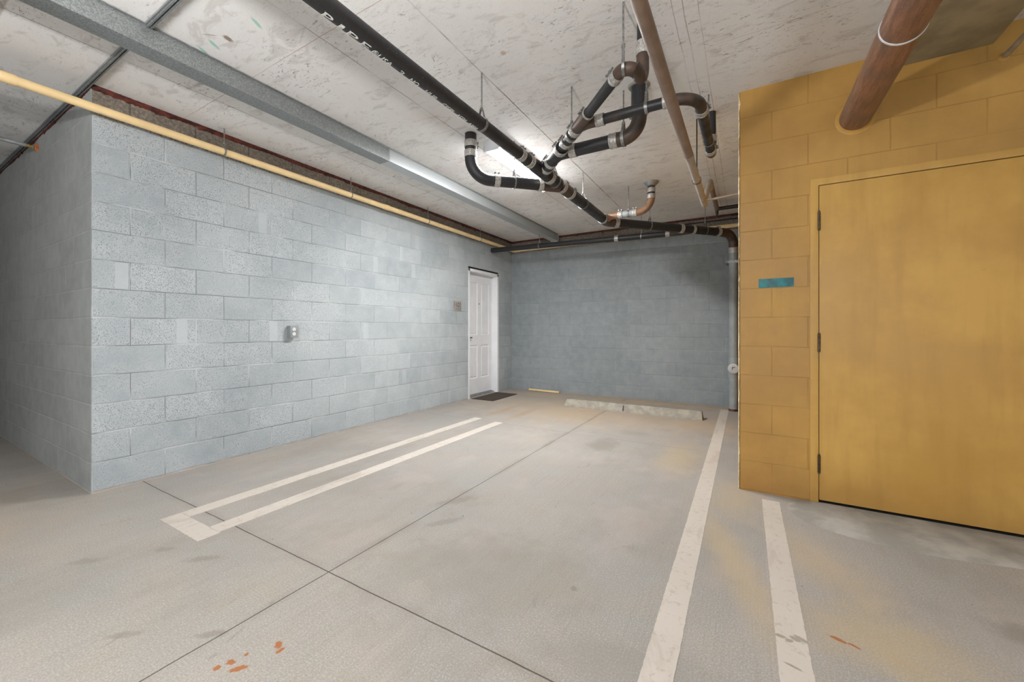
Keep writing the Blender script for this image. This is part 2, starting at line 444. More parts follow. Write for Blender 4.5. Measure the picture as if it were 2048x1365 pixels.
M_CREAMCHIP = m_simple('cream_chipped_edge', srgb(226, 206, 166), .7, 0, .2, 40, .4)
M_OUTLET = m_simple('grey_metal_box', srgb(150, 156, 158), .45, .3, .05)


def m_emit():
    k = NT('lit_diffuser', .5)
    k.b.inputs['Base Color'].default_value = (.9, .9, .9, 1)
    k.b.inputs['Emission Color'].default_value = (1.0, .99, .975, 1)
    k.b.inputs['Emission Strength'].default_value = LAMP_VIEW
    return k.m


M_LAMP = m_emit()


# ------------------------------------------------------------------ mesh helpers
def link(name, mesh, parent=None, mat=None, loc=None, smooth=False):
    o = D.objects.new(name, mesh)
    COL.objects.link(o)
    if mat is not None and not mesh.materials:
        mesh.materials.append(mat)
    if loc is not None:
        o.location = loc
    if parent is not None:
        o.parent = parent
        # geometry below is written in world metres: undo the parent's offset
        o.matrix_parent_inverse = Matrix.Translation(-Vector(parent.location)) if loc is None else Matrix()
    if smooth:
        for p in mesh.polygons:
            p.use_smooth = True
    return o


def fin(bm, name, mat=None, parent=None, smooth=False, angle=None):
    bmesh.ops.recalc_face_normals(bm, faces=bm.faces)
    me = D.meshes.new(name)
    bm.to_mesh(me)
    bm.free()
    o = link(name, me, parent, mat, None, smooth)
    if angle:
        for p in me.polygons:
            p.use_smooth = True
        me.set_sharp_from_angle(angle=math.radians(angle))
    return o


def tag(o, label=None, cat=None, group=None, kind=None):
    if label:
        o['label'] = label
    if cat:
        o['category'] = cat
    if group:
        o['group'] = group
    if kind:
        o['kind'] = kind
    return o


def thing(name, loc, label, cat, group=None):
    o = D.objects.new(name, None)
    o.empty_display_size = .1
    o.location = loc
    COL.objects.link(o)
    return tag(o, label, cat, group)


def add_box(bm, a, b, bevel=0.0):
    x0, y0, z0 = a
    x1, y1, z1 = b
    r = bmesh.ops.create_cube(bm, size=1.0)
    vs = r['verts']
    for v in vs:
        v.co = Vector(((x0 + x1) / 2 + v.co.x * (x1 - x0), (y0 + y1) / 2 + v.co.y * (y1 - y0), (z0 + z1) / 2 + v.co.z * (z1 - z0)))
    if bevel > 0:
        es = list({e for v in vs for e in v.link_edges})
        bmesh.ops.bevel(bm, geom=es, offset=bevel, segments=2, affect='EDGES', profile=.7)


def box(name, a, b, mat, parent=None, bevel=0.0):
    bm = bmesh.new()
    add_box(bm, a, b, bevel)
    return fin(bm, name, mat, parent, angle=40 if bevel else None)


def frame_of(d):
    d = d.normalized()
    up = Vector((0, 0, 1)) if abs(d.z) < .95 else Vector((0, 1, 0))
    s = d.cross(up).normalized()
    return s, s.cross(d).normalized()


def add_tube(bm, pts, r, segs=24, cap=True):
    """sweep a circle (radius r, or a radius per point) along pts"""
    pts = [Vector(p) for p in pts]
    rs = r if isinstance(r, (list, tuple)) else [r] * len(pts)
    dirs = []
    for i in range(len(pts)):
        a = (pts[i] - pts[i - 1]).normalized() if i > 0 else None
        b = (pts[i + 1] - pts[i]).normalized() if i < len(pts) - 1 else None
        dirs.append((a + b).normalized() if a and b and (a + b).length > 1e-6 else (b or a))
    s, u = frame_of(dirs[0])
    rings = []
    for i, p in enumerate(pts):
        if i:
            q = dirs[i - 1].rotation_difference(dirs[i])
            s, u = q @ s, q @ u
        rings.append([bm.verts.new(p + (s * math.cos(2 * PI * k / segs) + u * math.sin(2 * PI * k / segs)) * rs[i]) for k in range(segs)])
    for a, b in zip(rings, rings[1:]):
        for k in range(segs):
            bm.faces.new((a[k], a[(k + 1) % segs], b[(k + 1) % segs], b[k]))
    if cap:
        bm.faces.new(rings[0])
        bm.faces.new(list(reversed(rings[-1])))


def tube(name, pts, r, mat, parent=None, segs=24, cap=True):
    bm = bmesh.new()
    add_tube(bm, pts, r, segs, cap)
    return fin(bm, name, mat, parent, angle=50)


def arc(p0, c, p1, rad, n=12):
    """points from p0 to p1 with the corner c rounded to radius rad"""
    p0, c, p1 = Vector(p0), Vector(c), Vector(p1)
    a, b = (p0 - c).normalized(), (p1 - c).normalized()
    th = a.angle(b)
    t = rad / math.tan(th / 2)
    t = min(t, (p0 - c).length, (p1 - c).length)
    rad = t * math.tan(th / 2)
    ctr = c + (a + b).normalized() * (rad / math.sin(th / 2))
    s, e = c + a * t - ctr, c + b * t - ctr
    q = s.rotation_difference(e)
    out = [p0] if (p0 - (c + a * t)).length > 1e-5 else []
    ax, ang = q.to_axis_angle()
    for i in range(n + 1):
        from mathutils import Quaternion
        out.append(ctr + Quaternion(ax, ang * i / n) @ s)
    if (p1 - (c + b * t)).length > 1e-5:
        out.append(p1)
    return out


def coupling(parent, p, d, r, length=.058, mat=None, screws=True, name='coupling', turn=0.0):
    """stainless no-hub band: ribbed sleeve plus the two worm screws"""
    mat = mat or M_BAND
    p, d = Vector(p), Vector(d).normalized()
    h = length / 2
    prof = [(-h * 1.02, 1.00), (-h, 1.10), (-h * .8, 1.14), (-h * .55, 1.14), (-h * .5, 1.09), (h * .5, 1.09), (h * .55, 1.14), (h * .8, 1.14), (h, 1.10), (h * 1.02, 1.00)]
    bm = bmesh.new()
    add_tube(bm, [p + d * a for a, _ in prof], [r * (1 + (b - 1) * .045 / r * .8) for _, b in prof], 28, False)
    o = fin(bm, name, mat, parent, angle=35)
    if screws:
        s, u = frame_of(d)
        sd = (s * math.cos(turn) + u * math.sin(turn))
        t = d.cross(sd).normalized()
        for q in (-.65, .65):
            bm = bmesh.new()
            c = p + d * (h * q) + sd * (r + .012)
            add_tube(bm, [c - t * .014, c + t * .012, c + t * .0125, c + t * .018], [.0055, .0055, .008, .008], 8)
            fin(bm, 'clamp_screw', M_ROD, o, angle=30)
    return o


def hanger(p, d, r, label, group, top=CEIL, name='pipe_hanger', mat=None, strap=.022, rod_r=.005, drop=.055):
    """threaded rod from the ceiling and a clevis ring round the pipe at p (pipe direction d)"""
    mat = mat or M_ROD
    p, d = Vector(p), Vector(d).normalized()
    side = d.cross(Vector((0, 0, 1))).normalized()
    up = side.cross(d).normalized()
    t = thing(name, (p.x, p.y, top), label, 'hanger', group)
    apex = r + drop
    bm = bmesh.new()
    add_tube(bm, [(p.x, p.y, top), (p.x, p.y, p.z + apex - .008)], rod_r, 10)
    fin(bm, 'rod', mat, t, angle=40)
    bm = bmesh.new()
    add_tube(bm, [(p.x, p.y, p.z + apex - .006), (p.x, p.y, p.z + apex + .010)], rod_r * 2.1, 6)
    fin(bm, 'nut', mat, t, angle=30)
    pts = []
    R = r + .002
    a0 = math.radians(28)
    n = 28
    for i in range(n + 1):
        a = PI / 2 + a0 + (2 * PI - 2 * a0) * i / n
        pts.append((math.cos(a) * R, math.sin(a) * R))
    pts = [(-.007, apex)] + pts + [(.007, apex)]
    bm = bmesh.new()
    th = .0028
    prev = None
    rows = []
    cen = Vector((0, 0))
    for i, (x, y) in enumerate(pts):
        v = Vector((x, y))
        o = v.normalized() * th
        q0 = p + side * v.x + up * v.y
        q1 = p + side * (v.x + o.x) + up * (v.y + o.y)
        w = strap / 2
        rows.append([bm.verts.new(q0 - d * w), bm.verts.new(q0 + d * w), bm.verts.new(q1 + d * w), bm.verts.new(q1 - d * w)])
    rows.append(rows[0])
    for a, b in zip(rows, rows[1:]):
        for k in range(4):
            bm.faces.new((a[k], a[(k + 1) % 4], b[(k + 1) % 4], b[k]))
    fin(bm, 'ring', mat, t, angle=40)
    return t


def text_mesh(body, size, spacing=1.0):
    cu = D.curves.new('lettering', 'FONT')
    cu.body = body
    cu.size = size
    cu.space_character = spacing
    cu.resolution_u = 3
    o = D.objects.new('lettering', cu)
    COL.objects.link(o)
    bpy.context.view_layer.update()
    me = D.meshes.new_from_object(o.evaluated_get(bpy.context.evaluated_depsgraph_get()))
    D.objects.remove(o)
    D.curves.remove(cu)
    return me


def flat_text(name, body, size, mat, parent, origin, right, up, center=True, thick=.0008, sx=1.0, bold=0.0):
    me = text_mesh(body, size)
    right, up = Vector(right).normalized(), Vector(up).normalized()
    nrm = right.cross(up)
    xs = [v.co.x for v in me.vertices]
    ys = [v.co.y for v in me.vertices]
    cx, cy = ((min(xs) + max(xs)) / 2, (min(ys) + max(ys)) / 2) if center else (0, 0)
    bm = bmesh.new()
    bm.from_mesh(me)
    r = bmesh.ops.extrude_face_region(bm, geom=bm.faces[:])
    for v in [g for g in r['geom'] if isinstance(g, bmesh.types.BMVert)]:
        v.co.z += thick
    for v in bm.verts:
        v.co = Vector(origin) + right * ((v.co.x - cx) * sx) + up * (v.co.y - cy) + nrm * v.co.z
    D.meshes.remove(me)
    return fin(bm, name, mat, parent)


def wrap_text(name, body, mat, parent, axis0, d, r, s0, s1, phi0, phi1):
    """lettering that follows a pipe: from s0 to s1 along d, between the angles phi0 and phi1 round it"""
    me = text_mesh(body, 1.0)
    bm = bmesh.new()
    bm.from_mesh(me)
    D.meshes.remove(me)
    bmesh.ops.subdivide_edges(bm, edges=[e for e in bm.edges if e.calc_length() > .25], cuts=2)
    bmesh.ops.triangulate(bm, faces=bm.faces[:])
    xs = [v.co.x for v in bm.verts]
    x0, x1 = min(xs), max(xs)
    d = Vector(d).normalized()
    ex = Vector((d.y, -d.x, 0)).normalized()     # points to the viewer's side for a pipe running along +Y
    ez = Vector((0, 0, 1))
    for v in bm.verts:
        s = s0 + (v.co.x - x0) / (x1 - x0) * (s1 - s0)
        ph = math.radians(phi0 + v.co.y / .72 * (phi1 - phi0))
        v.co = Vector(axis0) + d * s + (ex * math.cos(ph) + ez * math.sin(ph)) * (r + .0012)
    r_ = bmesh.ops.extrude_face_region(bm, geom=bm.faces[:])
    ax = Vector(axis0)
    for v in [g for g in r_['geom'] if isinstance(g, bmesh.types.BMVert)]:
        q = v.co - ax
        q -= d * q.dot(d)
        v.co -= q.normalized() * .0014
    return fin(bm, name, mat, parent)


def wall_uv(o, origin):
    """UVs in metres: u runs along the wall, v is the height"""
    me = o.data
    uv = me.uv_layers.new(name='UVMap')
    for p in me.polygons:
        n = p.normal
        for li in p.loop_indices:
            co = me.vertices[me.loops[li].vertex_index].co
            if abs(n.x) > max(abs(n.y), abs(n.z)):
                uv.data[li].uv = (co.y - origin[1], co.z)
            elif abs(n.y) > abs(n.z):
                uv.data[li].uv = (co.x - origin[0], co.z)
            else:
                uv.data[li].uv = (co.x - origin[0], co.y - origin[1])
    return o


def struct(o):
    o['kind'] = 'structure'
    return o


# ================================================================== SETTING
XL, YC, YB, XR, YY = -3.91, .91, 6.66, -.04, 3.28     # left wall, its corner, back wall, ochre block corner
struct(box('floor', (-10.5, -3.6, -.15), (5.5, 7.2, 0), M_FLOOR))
struct(box('ceiling', (-10.5, -3.6, CEIL), (5.5, 7.2, CEIL + .2), M_CEIL))

DY0, DY1, DZ = 5.26, 6.19, 2.185
bm = bmesh.new()
add_box(bm, (XL - .2, YC, 0), (XL, DY0, CEIL))
add_box(bm, (XL - .2, DY1, 0), (XL, YB, CEIL))
add_box(bm, (XL - .2, DY0, DZ), (XL, DY1, CEIL))
bmesh.ops.remove_doubles(bm, verts=bm.verts, dist=1e-5)
struct(wall_uv(fin(bm, 'wall_left', M_WALL), (XL, YC, 0)))
struct(wall_uv(box('wall_front', (-10.3, YC, 0), (XL - .2, YC + .2, CEIL), M_SIDE), (XL, YC, 0)))
# the end of the left wall faces the camera side and is painted like the side wall
struct(wall_uv(box('trim_1', (XL - .2, YC - .003, 0), (XL - .002, YC, CEIL), M_SIDE), (XL, YC, 0)))
struct(wall_uv(box('wall_back', (XL - .2, YB, 0), (XR + .3, YB + .2, CEIL), M_BACK), (XL, YC, 0)))
# the space behind the white door's recess is closed
struct(box('wall_hallway', (XL - .5, DY0 - .3, 0), (XL - .2, DY1 + .3, CEIL), M_SIDE))

# ochre block: wall_right with an opening for door_2
FX0, FX1, FZ = .372, 1.53, 2.135
bm = bmesh.new()
add_box(bm, (XR, YY, 0), (FX0, YY + .2, CEIL))
add_box(bm, (FX1, YY, 0), (5.3, YY + .2, CEIL))
add_box(bm, (FX0, YY, FZ), (FX1, YY + .2, CEIL))
add_box(bm, (XR, YY + .2, 0), (XR + .2, YB, CEIL))
bmesh.ops.remove_doubles(bm, verts=bm.verts, dist=1e-5)
es = [e for e in bm.edges if all(abs(v.co.x - XR) < 1e-4 and abs(v.co.y - YY) < 1e-4 for v in e.verts)]
bmesh.ops.bevel(bm, geom=es, offset=.010, segments=3, affect='EDGES')
struct(wall_uv(fin(bm, 'wall_right', M_YBLOCK), (XR, YY, 0)))
# chipped cream edge of that corner
bm = bmesh.new()
prev = None
z = 0.0
rows = []
while z < CEIL - .01:
    wd = .004 + (random.random() ** 3) * .009
    if 2.70 < z:
        wd += .008 * random.random()
    rows.append((z, wd))
    z += random.uniform(.012, .05)
rows.append((CEIL - .01, .012))
for z, wd in rows:
    a = bm.verts.new((XR - .0015, YY + .012, z))
    b = bm.verts.new((XR + .002, YY + .0015, z))
    c = bm.verts.new((XR + .002 + wd * .5, YY - .0012, z))
    if prev:
        bm.faces.new((prev[0], prev[1], b, a))
        bm.faces.new((prev[1], prev[2], c, b))
    prev = (a, b, c)
struct(fin(bm, 'trim_2', M_CREAMCHIP))
# far surroundings of the garage
struct(box('wall_far_right', (5.3, -3.6, 0), (5.5, 7.2, CEIL), M_SIDE))
struct(box('wall_rear_added', (-10.5, -3.8, 0), (-3.6, -3.6, CEIL), M_SIDE))  # unseen wall added to cut daylight on the side wall and left floor
struct(box('wall_far_left', (-10.5, -3.6, 0), (-10.3, 7.2, CEIL), M_SIDE))

# ------------------------------------------------------------------ door_1 (white, in the left wall)
d1 = D.objects.new('door_1', None)
d1.location = (XL - .11, (DY0 + DY1) / 2, 0)
COL.objects.link(d1)
d1['kind'] = 'structure'
bm = bmesh.new()
JW = .045
add_box(bm, (XL - .16, DY0, 0), (XL + .004, DY0 + JW, DZ - .03), .003)
add_box(bm, (XL - .16, DY1 - JW, 0), (XL + .004, DY1, DZ - .03), .003)
add_box(bm, (XL - .16, DY0, DZ - .03 - JW), (XL + .004, DY1, DZ - .03), .003)
add_box(bm, (XL - .16, DY0 + JW - .005, DZ - .075 - .018), (XL - .10, DY1 - JW + .005, DZ - .07), .002)
add_box(bm, (XL - .16, DY1 - JW - .014, 0), (XL - .10, DY1 - JW + .002, DZ - .08), .002)
fin(bm, 'frame', M_WHITE, d1, angle=40)
box('lintel_gap', (XL - .15, DY0 + .002, DZ - .03), (XL - .012, DY1 - .002, DZ - .001), M_BLACKM, d1)
LX = XL - .11      # leaf face
y0, y1, z0, z1 = DY0 + JW + .003, DY1 - JW - .004, .035, DZ - .082
bm = bmesh.new()
panels = []
pw = (y1 - y0 - .115 * 2 - .10) / 2
cols = [(y0 + .115, y0 + .115 + pw), (y1 - .115 - pw, y1 - .115)]
for (a, b) in cols:
    panels.append((a, b, 1.05, 1.955))
    panels.append((a, b, .30, .875))
# leaf face as a grid with sunk and raised panels
ys = sorted({y0, y1, *[c for p in cols for c in p]})
zs = [z0, .30, .875, 1.05, 1.955, z1]


def quad(bm, pts):
    return bm.faces.new([bm.verts.new(p) for p in pts])


for i in range(len(ys) - 1):
    for j in range(len(zs) - 1):
        a, b, c, d = ys[i], ys[i + 1], zs[j], zs[j + 1]
        if i in (1, 3) and j in (1, 3):
            rings = [(0, 0), (.012, -.008), (.022, -.008), (.042, -.001), (.05, -.001)]
            for (i0, h0), (i1, h1) in zip(rings, rings[1:]):
                A = [(a + i0, c + i0), (b - i0, c + i0), (b - i0, d - i0), (a + i0, d - i0)]
                B = [(a + i1, c + i1), (b - i1, c + i1), (b - i1, d - i1), (a + i1, d - i1)]
                for q in range(4):
                    r2 = (q + 1) % 4
                    quad(bm, [(LX + h0, *A[q]), (LX + h0, *A[r2]), (LX + h1, *B[r2]), (LX + h1, *B[q])])
            quad(bm, [(LX + h1, y, z) for y, z in B])
        else:
            quad(bm, [(LX, a, c), (LX, b, c), (LX, b, d), (LX, a, d)])
bmesh.ops.remove_doubles(bm, verts=bm.verts, dist=1e-5)
# back and rim
quad(bm, [(LX - .04, y0, z0), (LX - .04, y0, z1), (LX - .04, y1, z1), (LX - .04, y1, z0)])
quad(bm, [(LX, y0, z0), (LX - .04, y0, z0), (LX - .04, y1, z0), (LX, y1, z0)])
quad(bm, [(LX, y0, z1), (LX, y1, z1), (LX - .04, y1, z1), (LX - .04, y0, z1)])
quad(bm, [(LX, y0, z0), (LX, y0, z1), (LX - .04, y0, z1), (LX - .04, y0, z0)])
quad(bm, [(LX, y1, z0), (LX - .04, y1, z0), (LX - .04, y1, z1), (LX, y1, z1)])
leaf = fin(bm, 'leaf', M_WHITE, d1)
bm = bmesh.new()
add_tube(bm, [(LX, 5.36, 1.005), (LX + .012, 5.36, 1.005)], .027, 20)
add_tube(bm, [(LX + .012, 5.36, 1.005), (LX + .045, 5.36, 1.005)], .010, 12)
add_tube(bm, [(LX + .045, 5.352, 1.005), (LX + .047, 5.45, 1.008)], .009, 12)
fin(bm, 'lever_handle', M_DARK, leaf, angle=40)
bm = bmesh.new()
add_tube(bm, [(LX, 5.395, .955), (LX + .012, 5.395, .955)], .022, 18)
fin(bm, 'key_cylinder', M_CONDUIT, leaf, angle=40)
bm = bmesh.new()
add_tube(bm, [(LX - .002, (y0 + y1) / 2, 1.592), (LX + .004, (y0 + y1) / 2, 1.592)], .011, 14)
fin(bm, 'peephole', M_DARK, leaf, angle=40)
box('threshold', (XL - .16, DY0 + .003, 0), (XL - .075, DY1 - .003, .028), M_CONDUIT, d1, .004)

# ------------------------------------------------------------------ door_2 (ochre, right)
d2 = D.objects.new('door_2', None)
d2.location = (.95, YY, 0)
COL.objects.link(d2)
d2['kind'] = 'structure'
bm = bmesh.new()
HX0, HX1, HZ = .4175, 1.485, 2.09
add_box(bm, (FX0, YY - .006, 0), (HX0, YY + .12, FZ), .003)
add_box(bm, (HX1, YY - .006, 0), (FX1, YY + .12, FZ), .003)
add_box(bm, (HX0 - .002, YY - .006, HZ), (HX1 + .002, YY + .12, FZ), .003)
fin(bm, 'frame', M_YDOOR, d2, angle=40)
leaf2 = box('leaf', (HX0 + .004, YY - .002, .022), (HX1 - .004, YY + .043, HZ - .004), M_YDOOR, d2, .0015)
box('dark_gap', (HX0, YY + .05, 0), (HX1, YY + .11, HZ), M_BLACKM, d2)
for zc in (1.854, 1.054, .258):
    bm = bmesh.new()
    for i in range(5):
        za = zc - .06 + i * .024
        add_tube(bm, [(HX0 + .0015, YY - .012, za), (HX0 + .0015, YY - .012, za + .0228)], .0075, 14)
    add_tube(bm, [(HX0 + .0015, YY - .012, zc + .06), (HX0 + .0015, YY - .012, zc + .066)], .0055, 12)
    add_box(bm, (HX0 - .004, YY - .012, zc - .06), (HX0 + .007, YY + .02, zc + .06))
    fin(bm, 'hinge', M_HINGE, d2, angle=30)
bm = bmesh.new()
add_box(bm, (1.345, YY - .012, .93), (1.41, YY - .001, 1.10), .004)
add_tube(bm, [(1.378, YY - .01, 1.03), (1.378, YY - .06, 1.03)], .011, 14)
add_tube(bm, [(1.385, YY - .06, 1.03), (1.302, YY - .062, 1.028)], .010, 14)
fin(bm, 'lever_handle', M_HINGE, leaf2, angle=40)
struct(box('trim_3', (HX0 + .003, YY - .01, 0), (HX1 - .003, YY + .05, .008), M_BLACKM))


# ------------------------------------------------------------------ red firestop joints
def firestop(name, p0, p1, inward, label, seed, z_low=2.811):
    rnd = random.Random(seed)
    p0, p1, inward = Vector(p0), Vector(p1), Vector(inward)
    L = (p1 - p0).length
    d = (p1 - p0) / L
    n = int(L / .012)
    bm = bmesh.new()
    rows = []
    drip = 0.0
    for i in range(n + 1):
        s = L * i / n
        if rnd.random() < .03:
            drip = rnd.uniform(.008, .03)
        drip *= .72
        low = z_low + .005 * math.sin(s * 9 + seed) + rnd.uniform(-.004, .004) - drip
        q = p0 + d * s
        bulge = .010 + rnd.uniform(-.002, .003)
        prof = [(CEIL, .016 + rnd.uniform(0, .004)), (CEIL - .014, bulge + .002), (low + .012, bulge * .6), (low, .0005), (low, -.004), (CEIL, -.004)]
        rows.append([bm.verts.new(q + inward * o + Vector((0, 0, z))) for z, o in prof])
    for a, b in zip(rows, rows[1:]):
        for k in range(6):
            bm.faces.new((a[k], a[(k + 1) % 6], b[(k + 1) % 6], b[k]))
    bm.faces.new(rows[0])
    bm.faces.new(rows[-1])
    o = fin(bm, name, M_RED, None, smooth=True)
    return tag(o, label, 'sealant')


firestop('firestop_sealant', (XL, YC, 0), (XL, YB, 0), (1, 0, 0), 'dark red sealant bead along the top of the long left block wall', 3)
firestop('firestop_sealant', (XL, YB, 0), (XR, YB, 0), (0, -1, 0), 'dark red sealant bead along the top of the back wall', 5)
firestop('firestop_sealant', (-8.0, YC - .003, 0), (XL, YC - .003, 0), (0, -1, 0), 'dark red sealant bead along the top of the shaded side wall at far left', 8)

# ================================================================== LAMPS
def ceiling_lamp(x, y0, length, label, CEIL=CEIL, hung=False):
    t = thing('fluorescent_light', (x, y0 + length / 2, CEIL), label, 'light')
    yc, y1 = y0 + length / 2, y0 + length
    bm = bmesh.new()
    add_box(bm, (x - .075, y0, CEIL - .055), (x + .075, y1, CEIL - .0005), .004)
    if not hung:
        for sx in (-1, 1):
            add_box(bm, (x + sx * .075 - .004, y0, CEIL - .078), (x + sx * .075 + .004, y1, CEIL - .05))
    fin(bm, 'housing', M_WHITE, t, angle=40)
    bm = bmesh.new()
    add_box(bm, (x - .068, y0 + .02, CEIL - .09), (x + .068, y1 - .02, CEIL - .056), .012)
    fin(bm, 'diffuser', M_LAMP, t, angle=40)
    if hung:
        bm = bmesh.new()
        add_box(bm, (x - .068, y0 + .02, CEIL + .001), (x + .068, y1 - .02, CEIL + .035), .012)
        fin(bm, 'added_uplight', M_FILL_UP, t, angle=40)
        for yy in (y0 + .1, y1 - .1):
            tube('hanging_rod', [(x, yy, CEIL), (x, yy, 2.84)], .004, M_ROD, t, 8)
    for yy in (y0, y1 - .018):
        box('end_cap', (x - .077, yy, CEIL - .095), (x + .077, yy + .018, CEIL - .05), M_WHITE, t, .003)
    return t


ceiling_lamp(-1.96, 2.97, 1.22, 'glowing white fluorescent light on the ceiling behind the black drain pipes')


def copy_tree(o, parent=None):
    c = o.copy()
    COL.objects.link(c)
    c.parent = parent
    for ch in list(o.children):
        copy_tree(ch, c)
    return c


# unseen fill lamp hung behind the viewer, with an uplight added to brighten ceiling
M_FILL_R = M_LAMP.copy()
M_FILL_R.name = 'fill_diffuser_rear'
M_FILL_R.node_tree.nodes['Principled BSDF'].inputs['Emission Strength'].default_value = FILL_REAR
M_FILL_UP = M_FILL_R.copy()
M_FILL_UP.name = 'fill_diffuser_upper'
M_FILL_UP.node_tree.nodes['Principled BSDF'].inputs['Emission Strength'].default_value = FILL_REAR * 6.8
_keep = M_LAMP
M_LAMP = M_FILL_R
ceiling_lamp(-.75, -1.5, 1.22, 'unseen hung fill light above and behind the viewer, with an added uplight', 2.02, True)
M_LAMP = _keep

# ================================================================== CEILING STEEL
t = thing('metal_trunking', (-2.94, 2.7, CEIL), 'long galvanized metal trunking under the ceiling, running from upper left to the back wall', 'trunking')
bm = bmesh.new()
add_box(bm, (-3.002, -2.5, 2.718), (-2.870, 2.64, CEIL - .001), .002)
fin(bm, 'near_section', M_GALV, t, angle=40)['label'] = 'speckled galvanized section'
bm = bmesh.new()
add_box(bm, (-2.998, 2.642, 2.722), (-2.874, YB - .16, CEIL - .001), .002)
fin(bm, 'far_section', M_GALV2, t, angle=40)['label'] = 'smoother paler section'
box('flange', (-2.874, -2.5, CEIL - .006), (-2.856, YB - .16, CEIL - .001), M_CONDUIT, t)
bm = bmesh.new()
add_box(bm, (-3.003, 2.628, 2.7165), (-2.869, 2.636, CEIL - .001))
fin(bm, 'seam_plate', M_CONDUIT, t)
bm = bmesh.new()
add_box(bm, (-3.002, YB - .16, 2.70), (-2.870, YB - .155, 2.80))
add_box(bm, (-2.874, YB - .16, 2.66), (-2.868, YB - .10, CEIL - .001))
fin(bm, 'end_plate', M_GALV2, t)

def ceiling_channel(x0, x1, label):
    bm = bmesh.new()
    add_box(bm, (x0, .872, CEIL - .012), (x1, .908, CEIL), .002)
    add_box(bm, (x0, .880, CEIL - .021), (x1, .888, CEIL - .012))
    add_box(bm, (x0, .895, CEIL - .021), (x1, .903, CEIL - .012))
    return tag(fin(bm, 'ceiling_channel', M_GALV, None, angle=40), label, 'metal channel', 'slim channels on the ceiling')


ceiling_channel(-2.855, -1.2, 'slim grey metal channel on the ceiling right of the galvanized trunking')
ceiling_channel(-6.9, -3.003, 'slim grey metal channel on the ceiling left of the galvanized trunking')

tag(box('flat_duct', (.72, -2.0, 2.74), (1.198, YY - .001, CEIL - .001), M_OLIVE, None, .004),
    'flat olive grey duct against the ceiling beside the big rusty pipe', 'duct')

# ================================================================== CREAM PIPES
t = thing('cream_pipe', (-3.79, 2.5, 2.64), 'long cream plastic pipe hung under the ceiling along the left block wall', 'pipe')
CR, CZ = .0285, 2.64
tube('left_run', [(-3.79, -3.0, CZ), (-3.79, 6.44, CZ)], CR, M_CREAM, t)
tube('elbow', arc((-3.79, 6.42, CZ), (-3.79, 6.55, CZ), (-3.66, 6.55, CZ), .05), CR * 1.18, M_CREAM, t)
tube('back_run', [(-3.68, 6.55, CZ), (XR + .01, 6.55, CZ)], CR, M_CREAM, t)
for yy in (.52, 3.43):
    tube('coupling', [(-3.79, yy - .04, CZ), (-3.79, yy + .04, CZ)], CR * 1.14, M_CREAM, t)
for i, (yy, where) in enumerate([(1.67, 'nearest the camera'), (2.92, 'second from the near corner'), (4.17, 'third from the near corner'), (5.43, 'nearest the white door')]):
    hanger((-3.79, yy, CZ), (0, 1, 0), CR, 'thin rod and ring holding the cream pipe, ' + where, 'rod hangers on the cream pipe', strap=.012, rod_r=.0045, drop=.04)
tag(tube('cream_pipe_offcut', [(-3.49, 6.60, .021), (-2.86, 6.555, .021)], .020, M_CREAM), 'short cream pipe length lying on the floor at the foot of the back wall', 'pipe')

# grey conduits at far left and far right
t = thing('steel_conduit', (-5.34, .9, 2.73), 'grey steel conduit with a brass end entering the side wall at far left', 'conduit')
tube('conduit', [(-5.34, -3, 2.73), (-5.34, .84, 2.73)], .017, M_CONDUIT, t)
tube('brass_fitting', [(-5.34, .835, 2.73), (-5.34, .88, 2.73)], .014, M_BRASS, t)
tube('sealant_collar', [(-5.34, .89, 2.73), (-5.34, YC, 2.73)], [.020, .036], M_RUSTY_SEAL, t)
tag(tube('thin_cable', arc((-5.36, -3, 2.70), (-5.36, .2, 2.69), (-5.345, .7, 2.712), .5), .006, M_CONDUIT), 'thin shiny cable under the grey conduit at far left', 'cable')
t = thing('steel_conduit', (1.24, 3.2, 2.65), 'thin galvanized conduit entering the ochre wall at the top right', 'conduit')
tube('conduit', [(1.24, -2, 2.653), (1.24, YY + .01, 2.653)], .0135, M_CONDUIT, t)
tube('sealant_collar', [(1.24, YY - .012, 2.653), (1.24, YY + .002, 2.653)], [.017, .026], M_YDOOR, t)

# ================================================================== BIG RUSTY PIPE
t = thing('rusty_pipe', (.603, 3.2, 2.484), 'thick rusty steel pipe running overhead into the ochre wall', 'pipe')
tube('pipe', [(.603, -2.5, 2.484), (.603, YY + .02, 2.484)], .082, m_rustpipe(), t, segs=48)
tube('white_band', [(.603, 2.380, 2.484), (.603, 2.390, 2.484)], .0845, M_WHITE, t, segs=48)
tube('paint_collar', [(.603, YY - .014, 2.484), (.603, YY - .004, 2.484), (.603, YY + .001, 2.484)], [.084, .090, .104], M_YDOOR, t, segs=48)

# ================================================================== BROWN PIPE AND BACK CORNER PIPES
BX, BZ = -.335, 2.345
t = thing('brown_pipe', (BX, 2.5, BZ), 'slim brown painted pipe running overhead past the right of the black branches', 'pipe')
tube('near_run', [(BX, -2.5, BZ), (BX, 3.0, BZ)], .029, M_BROWN, t)
tube('far_run', [(BX, 3.0, BZ), (BX, 4.24, BZ)], .027, M_TAUPE, t)['label'] = 'paler far length'
tube('coupling', [(BX, 2.98, BZ), (BX, 3.03, BZ)], .031, M_TAUPE, t)
tube('riser', arc((BX, 4.16, BZ), (BX + .01, 4.76, BZ + .39), (BX + .01, 5.0, BZ + .395), .08), .027, M_TAUPE, t)
tube('upper_run', [(BX + .01, 4.98, BZ + .395), (BX + .015, 5.95, BZ + .395)], .027, M_BROWN, t)
tube('side_outlet', [(BX + .02, 5.91, BZ + .395), (XR + .01, 5.91, BZ + .395)], .024, M_DARK, t)['label'] = 'dark pipe turning into the ochre block'
